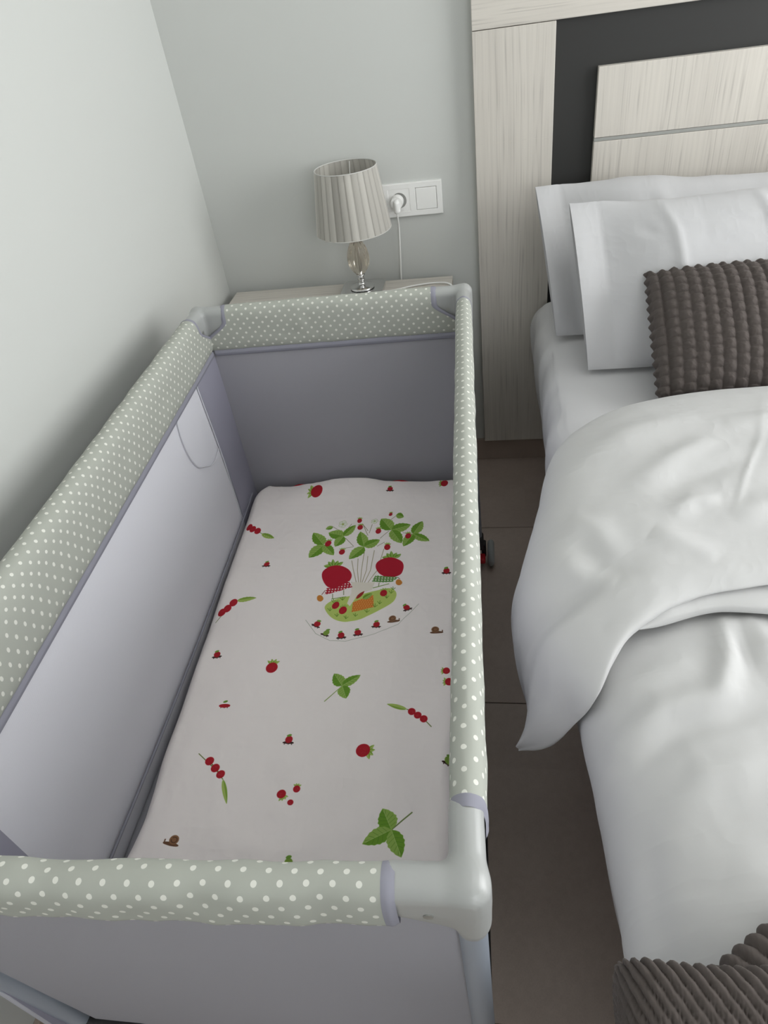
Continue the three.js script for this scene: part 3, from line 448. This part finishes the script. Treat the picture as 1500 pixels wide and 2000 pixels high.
  const top = grid(150, 260, (u, v) => {
    const ez = Math.sign(v - 0.5) * (0.5 - Math.pow(0.5 - Math.abs(v - 0.5), 1)) + 0.5; let z = mix(0.541, 1.642, ez);
    const x = mix(xl(z), xr(z), u); z = mix(zb(x), zf(x), ez);
    const e = Math.min((x - xl(z)) / 0.030, (xr(z) - x) / 0.030, (z - zb(x)) / 0.012, (zf(x) - z) / 0.03), rim = Math.sqrt(clamp(1 - (1 - clamp(e)) ** 2));
    const puff = 0.012 * (fbm(x * 7 + 3, z * 5, 3) - 0.45) + 0.007 * (fbm(x * 22, z * 15 + 9, 3) - 0.45) + ridge(x, z, folds) + 0.010 * smooth(0.62, 0.54, z) * Math.sin(x * 16 + 1.3) + 0.008 * smooth(0.3, 0.16, x) * smooth(1.3, 1.5, z);
    const y = 0.276 + (0.046 + puff + 0.014 * smooth(0.68, 0.555, z)) * rim;
    return [x, y, z, (x - X0) * S / 1024, 1 - (z - Z0) * S / 2048];
  }, true);
  mesh('printed_cover', top, M.print, d);
  const under = grid(60, 60, (u, v) => { let z = mix(0.541, 1.642, v); const x = mix(xl(z), xr(z), u), z2 = mix(zb(x) - 0.002, zf(x), v); return [x, 0.275, z2]; });
  mesh('lining', under, M.redCloth, d).userData.label = 'red lining showing at the far hem';
  for (const [a, b] of [[0.235, 0.30], [0.49, 0.57]]) mesh('red_hem', tube([0, 0.25, 0.5, 0.75, 1].map((t) => { const x = mix(a, b, t); return [x, 0.316 + 0.014 * Math.sin(Math.PI * t) + 0.010 * Math.sin(x * 16 + 1.3), zb(x) - 0.001 + 0.006]; }), 0.0045, 30, 8), M.redCloth, d);
}
// ---------------------------------------------------------------- bed
function metric(g) { const p = g.attributes.position, uv = g.attributes.uv; for (let i = 0; i < p.count; i++) uv.setXY(i, p.getX(i) - p.getY(i) * 0.8, p.getZ(i) + p.getY(i) * 0.15); return g; }
{
  const b = thing('divan_bed', 'upholstered bed base with short legs under the white mattress', 'bed', 0, 0, 0);
  mesh('box', box(0.965, 2.265, 0.12, 0.285, 0.06, 1.985, 0.012), M.sheet, b);
  for (const x of [1.02, 2.21]) for (const z of [0.14, 1.90]) mesh('leg', new THREE.CylinderGeometry(0.028, 0.022, 0.122, 20).translate(x, 0.061, z), M.dark, b);
}
const BED = { x0: 0.868, x1: 2.362, z0: 0.055, z1: 2.0, top: 0.572, bot: 0.287 };
{
  // mattress in a fitted sheet: the sheet's side is creased and bulges
  const prof = (s) => {                                            // s 0..1 across half the width from under the left edge to the middle
    const pts = [[0.93, 0.287], [0.895, 0.292], [0.880, 0.33], [0.872, 0.40], [0.866, 0.47], [0.870, 0.525], [0.890, 0.558], [0.925, 0.571], [1.0, 0.575], [1.25, 0.577], [1.615, 0.577]];
    return crAt(pts, s);
  };
  const m = thing('mattress', 'thick mattress in a white fitted sheet beneath the pillows', 'mattress', 0, 0, 0);
  const f = (u, v) => {
    const left = u <= 0.5, s = left ? u * 2 : (1 - u) * 2, z = mix(BED.z0, BED.z1, v), q = prof(s), e = Math.min(v, 1 - v), sq = 1;
    const side = smooth(1.05, 0.90, q[0]), w = side * (0.016 * (noise(z * 13, 3.3) - 0.5) + 0.010 * (noise(z * 26 + q[1] * 9, 8) - 0.5)) * smooth(0.28, 0.45, q[1]);
    const x = q[0] + side * (0.006 + 0.022 * smooth(0.8, 1.3, z) + 0.030 * smooth(1.3, 1.5, z)) + w * (q[1] > 0.56 ? 0.3 : 1), y = q[1] + (q[1] > 0.565 ? 0.004 * (fbm(q[0] * 9, z * 9, 3) - 0.45) : 0) - 0.02 * smooth(0.02, 0, e) * (q[1] > 0.5 ? 1 : 0);
    return [left ? x : BED.x0 + BED.x1 - x, y, z];
  };
  mesh('fitted_sheet', mergeGeometries([grid(150, 200, f, true), ...[0, 1].map((v) => { const ring = [...Array(61)].map((_, k) => f(k / 60, v)), z = ring[0][2]; const sh = new THREE.Shape(ring.map((p) => new THREE.Vector2(p[0], p[1]))); const g = new THREE.ShapeGeometry(sh).translate(0, 0, z); return g; })]), M.sheet, m);
}
{
  const d = thing('bed_duvet', 'thick white duvet on the double bed, top end folded back', 'duvet', 0, 0, 0);
  const mirror = 2 * 1.615;
  // main layer: cross sections along the bed, hem -> side -> shoulder -> middle -> mirrored
  const half = {
    0.95: [[0.905, 0.25], [0.885, 0.36], [0.872, 0.46], [0.878, 0.54], [0.905, 0.59], [0.96, 0.617], [1.06, 0.628], [1.25, 0.632], [1.615, 0.632]],
    1.20: [[0.905, 0.22], [0.882, 0.34], [0.866, 0.45], [0.869, 0.54], [0.90, 0.595], [0.96, 0.622], [1.06, 0.634], [1.25, 0.636], [1.615, 0.636]],
    1.35: [[0.93, 0.20], [0.902, 0.32], [0.878, 0.44], [0.864, 0.535], [0.890, 0.60], [0.955, 0.630], [1.06, 0.640], [1.25, 0.642], [1.615, 0.640]],
    1.50: [[0.935, 0.18], [0.910, 0.30], [0.888, 0.43], [0.876, 0.53], [0.903, 0.598], [0.965, 0.630], [1.06, 0.641], [1.25, 0.643], [1.615, 0.640]],
    1.65: [[0.94, 0.17], [0.918, 0.30], [0.897, 0.43], [0.885, 0.53], [0.912, 0.598], [0.975, 0.630], [1.07, 0.641], [1.25, 0.643], [1.615, 0.640]],
    1.85: [[0.94, 0.17], [0.920, 0.30], [0.900, 0.43], [0.888, 0.53], [0.916, 0.595], [0.98, 0.627], [1.07, 0.638], [1.25, 0.640], [1.615, 0.638]],
    2.01: [[0.94, 0.17], [0.922, 0.30], [0.902, 0.43], [0.890, 0.53], [0.920, 0.59], [0.985, 0.617], [1.07, 0.626], [1.25, 0.63], [1.615, 0.63]],
  };
  const rows = Object.keys(half).map(Number).sort((a, b) => a - b).map((z) => { const h = half[z].map((p) => [p[0], p[1], z]); return [...h, ...h.slice(0, -1).reverse().map((p) => [mirror - p[0], p[1], p[2]])]; });
  const end = rows[rows.length - 1];
  rows.push(end.map((p) => [p[0], p[1] - 0.05 * smooth(0.4, 0.62, p[1]), 2.03]), end.map((p) => [mix(p[0], 1.615, 0.01), Math.min(p[1], 0.36), 2.04]), end.map((p) => [mix(p[0], 1.615, 0.01), Math.min(p[1], 0.2), 2.035]));
  const mainFolds = [
    [0.011, 0.020, 0.885, 1.440, 0.95, 1.395, 1.04, 1.375], [-0.007, 0.016, 0.89, 1.47, 0.96, 1.42, 1.06, 1.395],
    [0.008, 0.022, 0.93, 1.52, 0.98, 1.478, 1.05, 1.462], [0.006, 0.02, 0.90, 1.37, 0.95, 1.345, 1.0, 1.33],
    [0.014, 0.014, 1.01, 1.385, 1.035, 1.33, 1.05, 1.25], [0.010, 0.013, 1.075, 1.34, 1.075, 1.25], [-0.006, 0.012, 1.055, 1.36, 1.062, 1.27], [0.010, 0.018, 1.11, 1.40, 1.10, 1.26],
    [-0.007, 0.03, 0.93, 1.60, 0.935, 1.66, 0.96, 1.74], [0.006, 0.03, 0.97, 1.57, 1.03, 1.60, 1.1, 1.61], [0.007, 0.02, 0.895, 1.55, 0.885, 1.66, 0.895, 1.78], [-0.005, 0.015, 0.912, 1.50, 0.903, 1.6, 0.91, 1.72],
    [0.006, 0.03, 1.2, 1.35, 1.35, 1.5], [0.006, 0.03, 1.3, 1.3, 1.5, 1.4], [0.006, 0.04, 1.5, 1.6, 1.9, 1.7],
  ];
  const main = loft(rows, 220, 200, true);
  displace(main, (x, y, z) => { const t = smooth(0.50, 0.60, y); return t * ridge(x, z, mainFolds) + 0.008 * (fbm(x * 6 + 1, z * 6, 3) - 0.45) + (1 - t) * 0.012 * (noise(z * 16, y * 3) - 0.5) * smooth(2.02, 1.98, z) + 0.002 * (fbm(x * 40, z * 40, 2) - 0.4); });
  metric(main); mesh('main_layer', main, M.bedWhite, d);
  // turned-back end: its front left corner hangs over the side of the bed
  const R0 = [[0.885, 0.36, 0.915], [0.872, 0.45, 0.885], [0.864, 0.53, 0.862], [0.885, 0.578, 0.828], [0.965, 0.584, 0.752], [1.07, 0.585, 0.716], [1.27, 0.585, 0.70], [1.8, 0.585, 0.70], [2.34, 0.585, 0.70]];
  const R1 = [[0.868, 0.35, 0.93], [0.853, 0.45, 0.905], [0.846, 0.55, 0.888], [0.876, 0.625, 0.852], [0.963, 0.640, 0.768], [1.07, 0.645, 0.730], [1.27, 0.648, 0.713], [1.8, 0.648, 0.713], [2.36, 0.648, 0.715]];
  const R2 = [[0.862, 0.33, 1.0], [0.835, 0.44, 1.0], [0.824, 0.56, 1.0], [0.860, 0.65, 0.975], [0.963, 0.682, 0.90], [1.07, 0.690, 0.87], [1.27, 0.692, 0.86], [1.8, 0.692, 0.86], [2.38, 0.69, 0.86]];
  const R3 = [[0.845, 0.32, 1.09], [0.808, 0.43, 1.10], [0.798, 0.565, 1.105], [0.848, 0.655, 1.09], [0.960, 0.688, 1.04], [1.07, 0.694, 1.02], [1.27, 0.694, 1.01], [1.8, 0.694, 1.01], [2.38, 0.69, 1.01]];
  const R4 = [[0.832, 0.31, 1.17], [0.795, 0.41, 1.185], [0.785, 0.555, 1.190], [0.834, 0.650, 1.18], [0.950, 0.686, 1.145], [1.06, 0.690, 1.13], [1.27, 0.69, 1.125], [1.8, 0.69, 1.12], [2.38, 0.69, 1.12]];
  const R5 = [[0.826, 0.32, 1.235], [0.805, 0.41, 1.255], [0.797, 0.530, 1.262], [0.838, 0.622, 1.246], [0.945, 0.680, 1.20], [1.05, 0.685, 1.19], [1.27, 0.685, 1.19], [1.8, 0.685, 1.19], [2.38, 0.685, 1.19]];
  const R6 = [[0.785, 0.440, 1.328], [0.793, 0.485, 1.320], [0.806, 0.545, 1.305], [0.838, 0.632, 1.285], [0.935, 0.678, 1.245], [1.045, 0.685, 1.222], [1.27, 0.685, 1.21], [1.8, 0.685, 1.21], [2.38, 0.685, 1.21]];
  const R7 = [[0.787, 0.437, 1.338], [0.820, 0.478, 1.348], [0.850, 0.540, 1.358], [0.876, 0.622, 1.364], [0.928, 0.664, 1.298], [1.04, 0.674, 1.246], [1.27, 0.674, 1.228], [1.8, 0.674, 1.228], [2.38, 0.674, 1.228]];
  const R8 = [[0.789, 0.430, 1.335], [0.826, 0.468, 1.342], [0.856, 0.527, 1.348], [0.885, 0.602, 1.352], [0.932, 0.642, 1.290], [1.04, 0.662, 1.238], [1.27, 0.662, 1.220], [1.8, 0.662, 1.22], [2.38, 0.662, 1.22]];
  const R9 = [[0.80, 0.44, 1.315], [0.83, 0.48, 1.30], [0.86, 0.54, 1.29], [0.90, 0.597, 1.29], [0.94, 0.625, 1.24], [1.04, 0.635, 1.21], [1.27, 0.637, 1.2], [1.8, 0.637, 1.2], [2.36, 0.635, 1.2]];
  const flapFolds = [
    [0.0025, 0.004, 1.215, 0.80, 1.17, 0.94, 1.12, 1.04, 1.09, 1.11], [0.008, 0.020, 0.97, 1.04, 1.04, 0.98, 1.10, 0.94], [-0.005, 0.018, 0.98, 1.075, 1.06, 1.03, 1.13, 1.0],
    [0.008, 0.016, 1.00, 1.12, 1.04, 1.09, 1.075, 1.09], [0.006, 0.018, 0.97, 1.15, 1.0, 1.17, 1.05, 1.20], [0.006, 0.022, 1.12, 0.90, 1.2, 0.885, 1.3, 0.875], [0.006, 0.02, 1.08, 1.13, 1.13, 1.10, 1.2, 1.08],
    [0.006, 0.02, 0.86, 1.10, 0.90, 1.13, 0.93, 1.19], [0.006, 0.016, 0.85, 1.18, 0.88, 1.21, 0.92, 1.23], [-0.005, 0.016, 0.87, 1.15, 0.91, 1.2], [0.005, 0.02, 1.15, 0.97, 1.24, 0.96], [0.006, 0.03, 0.9, 0.95, 0.98, 0.9, 1.1, 0.86], [0.008, 0.03, 1.4, 0.9, 1.7, 1.0], [0.007, 0.03, 1.6, 1.15, 2.0, 1.05],
  ];
  const flap = loft([R0, R1, R2, R3, R4, R5, R6, R7, R8, R9], 240, 200, true);
  displace(flap, (x, y, z, u, v) => {
    const e = smooth(0.02, 0.16, v) * smooth(1, 0.86, v), t = smooth(0.50, 0.62, y);
    return e * (t * ridge(x, z, flapFolds) + 0.008 * (fbm(x * 7 + 4, z * 7, 3) - 0.45) + (1 - t) * 0.010 * (noise(z * 38 + y * 6, y * 2) - 0.5)) + smooth(0.5, 0.9, v) * 0.004 * (fbm(x * 28 + 7, z * 28 + y * 20, 3) - 0.45);
  });
  metric(flap); mesh('turned_back_end', flap, M.bedWhite, d);
  // the duvet's lower face shows as a second edge under the turned-back end
  const lip = [[0.0, -0.010], [0.0, -0.004], [-0.004, 0.002], [-0.02, 0.006], [-0.07, 0.008]];
  const under = grid(160, 24, (u, v) => { const x = 0.925 + 1.44 * u, q = crAt(lip, v), e = smooth(0.925, 0.98, x); return [x, 0.6585 + q[1] * e - 0.008 * (1 - e) + 0.003 * Math.sin(x * 31) * (1 - v), 1.292 - 0.03 * smooth(0.925, 1.05, x) + 0.003 * Math.sin(x * 24) + q[0]]; });
  metric(under); mesh('lower_face_edge', under, M.bedWhite, d);
}

// ---------------------------------------------------------------- pillows
function metricFront(g) { const p = g.attributes.position, uv = g.attributes.uv; for (let i = 0; i < p.count; i++) uv.setXY(i, p.getX(i), p.getY(i) * 1.2); return g; }
function pillow(name, label, o) {
  const t = thing(name, label, 'pillow', 0, 0, 0);
  const bl = V(o.bl), tl = V(o.tl), up = tl.clone().sub(bl), Hh = up.length(); up.normalize();
  const n = new THREE.Vector3(0, -up.z, up.y).normalize(); if (n.z < 0) n.negate();
  const ht = (u, v) => {                                         // half thickness
    const x = u * o.w, fl = smooth(o.hem, o.hem + 0.17, x) * smooth(0, 0.17, o.w - x), e = Math.pow(Math.max(0, 1 - Math.pow(Math.abs(2 * v - 1), 2.4)), 0.62);
    return e * (o.gap * (1 - 0.75 * smooth(0, o.hem, x)) + (o.T / 2) * Math.pow(fl, 0.7)) + 0.001;
  };
  const at = (sgn) => (u, v) => {
    const x = u * o.w, k = ht(u, v), wob = o.wob * (fbm(x * 5 + o.seed, v * 1.2, 3) - 0.45), bend = o.bend * Math.sin(Math.PI * v);
    const vv = v * Hh + (v > 0.5 ? wob * smooth(0.5, 1, v) : 0), body = smooth(o.hem, o.hem + 0.2, x);
    const h = sgn * k + bend * (1 - body);
    const cr = sgn > 0 ? body * ridge(x, v * Hh, o.folds) + 0.006 * body * (fbm(x * 9 + o.seed, v * 4, 3) - 0.45) : 0;
    const hemLine = Math.abs(x - o.hem) < 0.004 ? -0.0015 : 0;
    const p = bl.clone().addScaledVector(up, vv).addScaledVector(n, h + cr + hemLine * sgn + o.lift * 0); p.x += x;
    return [p.x, p.y, p.z];
  };
  mesh('front_cover', metricFront(grid(200, 90, at(1), false)), M.pillowCase, t);
  mesh('back_cover', metricFront(grid(120, 60, at(-1), true)), M.pillowCase, t);
  return t;
}
pillow('pillow', 'long white pillow at the back, resting against the headboard', { bl: [0.912, 0.588, 0.335], tl: [0.870, 0.862, 0.132], w: 1.42, T: 0.135, hem: 0.055, gap: 0.018, wob: 0.05, bend: 0.012, seed: 3, lift: 0, folds: [[0.006, 0.02, 0.25, 0.3, 0.3, 0.2], [0.006, 0.03, 0.5, 0.3, 0.45, 0.15]] });
pillow('pillow', 'long white pillow in front, behind the dark ribbed cushion', { bl: [0.966, 0.588, 0.508], tl: [0.932, 0.872, 0.292], w: 1.33, T: 0.138, hem: 0.06, gap: 0.016, wob: 0.02, bend: 0.014, seed: 8, lift: 0, folds: [[0.007, 0.010, 0.175, 0.36, 0.195, 0.27, 0.20, 0.15, 0.20, 0.05], [0.006, 0.010, 0.365, 0.36, 0.38, 0.26, 0.385, 0.12], [0.006, 0.02, 0.09, 0.28, 0.13, 0.25], [-0.006, 0.012, 0.13, 0.29, 0.16, 0.26], [0.012, 0.022, 0.13, 0.05, 0.15, 0.02], [-0.010, 0.014, 0.155, 0.08, 0.16, 0.02]] });

// ---------------------------------------------------------------- ribbed cushion
{
  const t = thing('ribbed_cushion', 'dark grey plush cushion with chunky ribs leaning on the pillows', 'cushion', 0, 0, 0);
  const bl = V([1.078, 0.604, 0.672]), tl = V([1.074, 0.766, 0.442]), up = tl.clone().sub(bl), Hh = up.length(); up.normalize();
  const n = new THREE.Vector3(0, -up.z, up.y); if (n.z < 0) n.negate(); const W = 0.52;
  const at = (sgn) => (u, v) => {
    const x = u * W, y = v * Hh, e = Math.min(x, W - x, y, Hh - y), fu = 1 - Math.pow(Math.abs(2 * u - 1), 3.2), fv = 1 - Math.pow(Math.abs(2 * v - 1), 3);
    const shut = smooth(0, 0.007, e), k = 0.066 * Math.pow(Math.max(0, fu * fv), 0.6) + 0.004 * shut, pitch = 0.0225, c = x / pitch, i = Math.floor(c), f = c - i, b = y / 0.0205 + (i % 2) * 0.5, g = b - Math.floor(b);
    const rib = Math.pow(Math.sin(Math.PI * f), 0.7), bob = Math.pow(Math.sin(Math.PI * g), 0.6), h = shut * 0.0092 * rib * (0.30 + 0.70 * bob) + 0.0016 * (noise(x * 420, y * 420) - 0.5);
    const seam = Math.exp(-(((x - 0.024) / 0.0035) ** 2)) * 0.004;
    const p = bl.clone().addScaledVector(up, y + 0.004 * Math.sin(c * Math.PI * 2) * (v > 0.95 ? 1 : 0)).addScaledVector(n, sgn * ((sgn < 0 ? 0.3 : 1) * k + h - seam)); p.x += x + (e < 0.004 ? 0.003 * Math.sin(b * Math.PI * 2) : 0); return [p.x, p.y, p.z];
  };
  mesh('front_cover', grid(320, 220, at(1)), M.plush, t);
  mesh('back_cover', grid(160, 110, at(-1), true), M.plush, t);
}

// ---------------------------------------------------------------- ribbed throw folded over the foot of the bed
{
  const t = thing('throw_blanket', 'dark grey ribbed plush throw folded across the bed corner', 'blanket', 0, 0, 0);
  // rear layer: its edge slants across the bed
  const back = (x) => (x < 0.99 ? 1.692 - 0.70 * (x - 0.895) : 1.6255 - 0.42 * (x - 0.99));
  const prof = [[0.030, -0.03], [0.010, -0.028], [0.0, -0.016], [0.003, -0.004], [0.018, 0.002], [0.06, 0.004], [0.14, 0.003], [0.30, 0.0]];
  const rear = grid(760, 60, (u, v) => { const x = 0.893 + 0.6 * u, q = crAt(prof, v); return [x, 0.662 + 0.010 * smooth(0.89, 1.0, x) + q[1], Math.min(back(x) + q[0], 2.0), u * 0.6, q[0]]; }, true);
  const ribs = (g, pitch, lean, amp) => displace(g, (x, y, z, s, t) => { const c = (s - lean * t) / pitch, f = c - Math.floor(c), b = t / 0.013 + Math.floor(c) * 0.5; return amp * (Math.pow(Math.sin(Math.PI * f), 0.6) - 0.5) + 0.0005 * Math.sin(b * 6.28) + 0.0008 * (noise(s * 700, t * 700) - 0.5); });
  mesh('rear_fold', ribs(rear, 0.0118, 0.55, 0.0062), M.plush, t);
  // front layer: a thick fold that reaches a little past the bed's edge
  const sec = [[0.882, 0.44], [0.870, 0.52], [0.860, 0.60], [0.858, 0.652], [0.873, 0.678], [0.905, 0.686], [0.97, 0.690], [1.08, 0.692], [1.25, 0.692], [1.45, 0.690]];
  const fp = [[0.034, -0.034], [0.010, -0.030], [0.0, -0.016], [0.004, -0.003], [0.020, 0.003], [0.06, 0.003], [0.15, 0.0], [0.27, -0.002], [0.325, -0.006], [0.345, -0.04]];
  const lenAt = []; { let a = 0; for (let k = 0; k <= 200; k++) { const p = crAt(sec, k / 200), q = crAt(sec, Math.max(0, k - 1) / 200); a += Math.hypot(p[0] - q[0], p[1] - q[1]); lenAt.push(a); } }
  const front = grid(640, 90, (u, v) => { const p = crAt(sec, u), q = crAt(fp, v), top = smooth(0.60, 0.68, p[1]), k = u * 200, i = Math.min(199, Math.floor(k)); return [p[0] + (1 - top) * (q[1] < 0 ? -q[1] * 0.5 : 0), p[1] + q[1] * top, 1.664 + q[0] + 0.006 * Math.sin(p[0] * 22), mix(lenAt[i], lenAt[i + 1], k - i), q[0]]; }, true);
  mesh('front_fold', ribs(front, 0.0102, 0.6, 0.0056), M.plush, t);
}

// ---------------------------------------------------------------- groups stand at their base
for (const g of scene.children) {
  if (!g.isGroup || g.userData.kind === 'structure' || g.position.lengthSq() > 0) continue;
  const b = new THREE.Box3().setFromObject(g), c = new THREE.Vector3((b.min.x + b.max.x) / 2, b.min.y, (b.min.z + b.max.z) / 2);
  for (const k of g.children) k.position.sub(c);
  g.position.copy(c);
}
renderer.render(scene, camera);
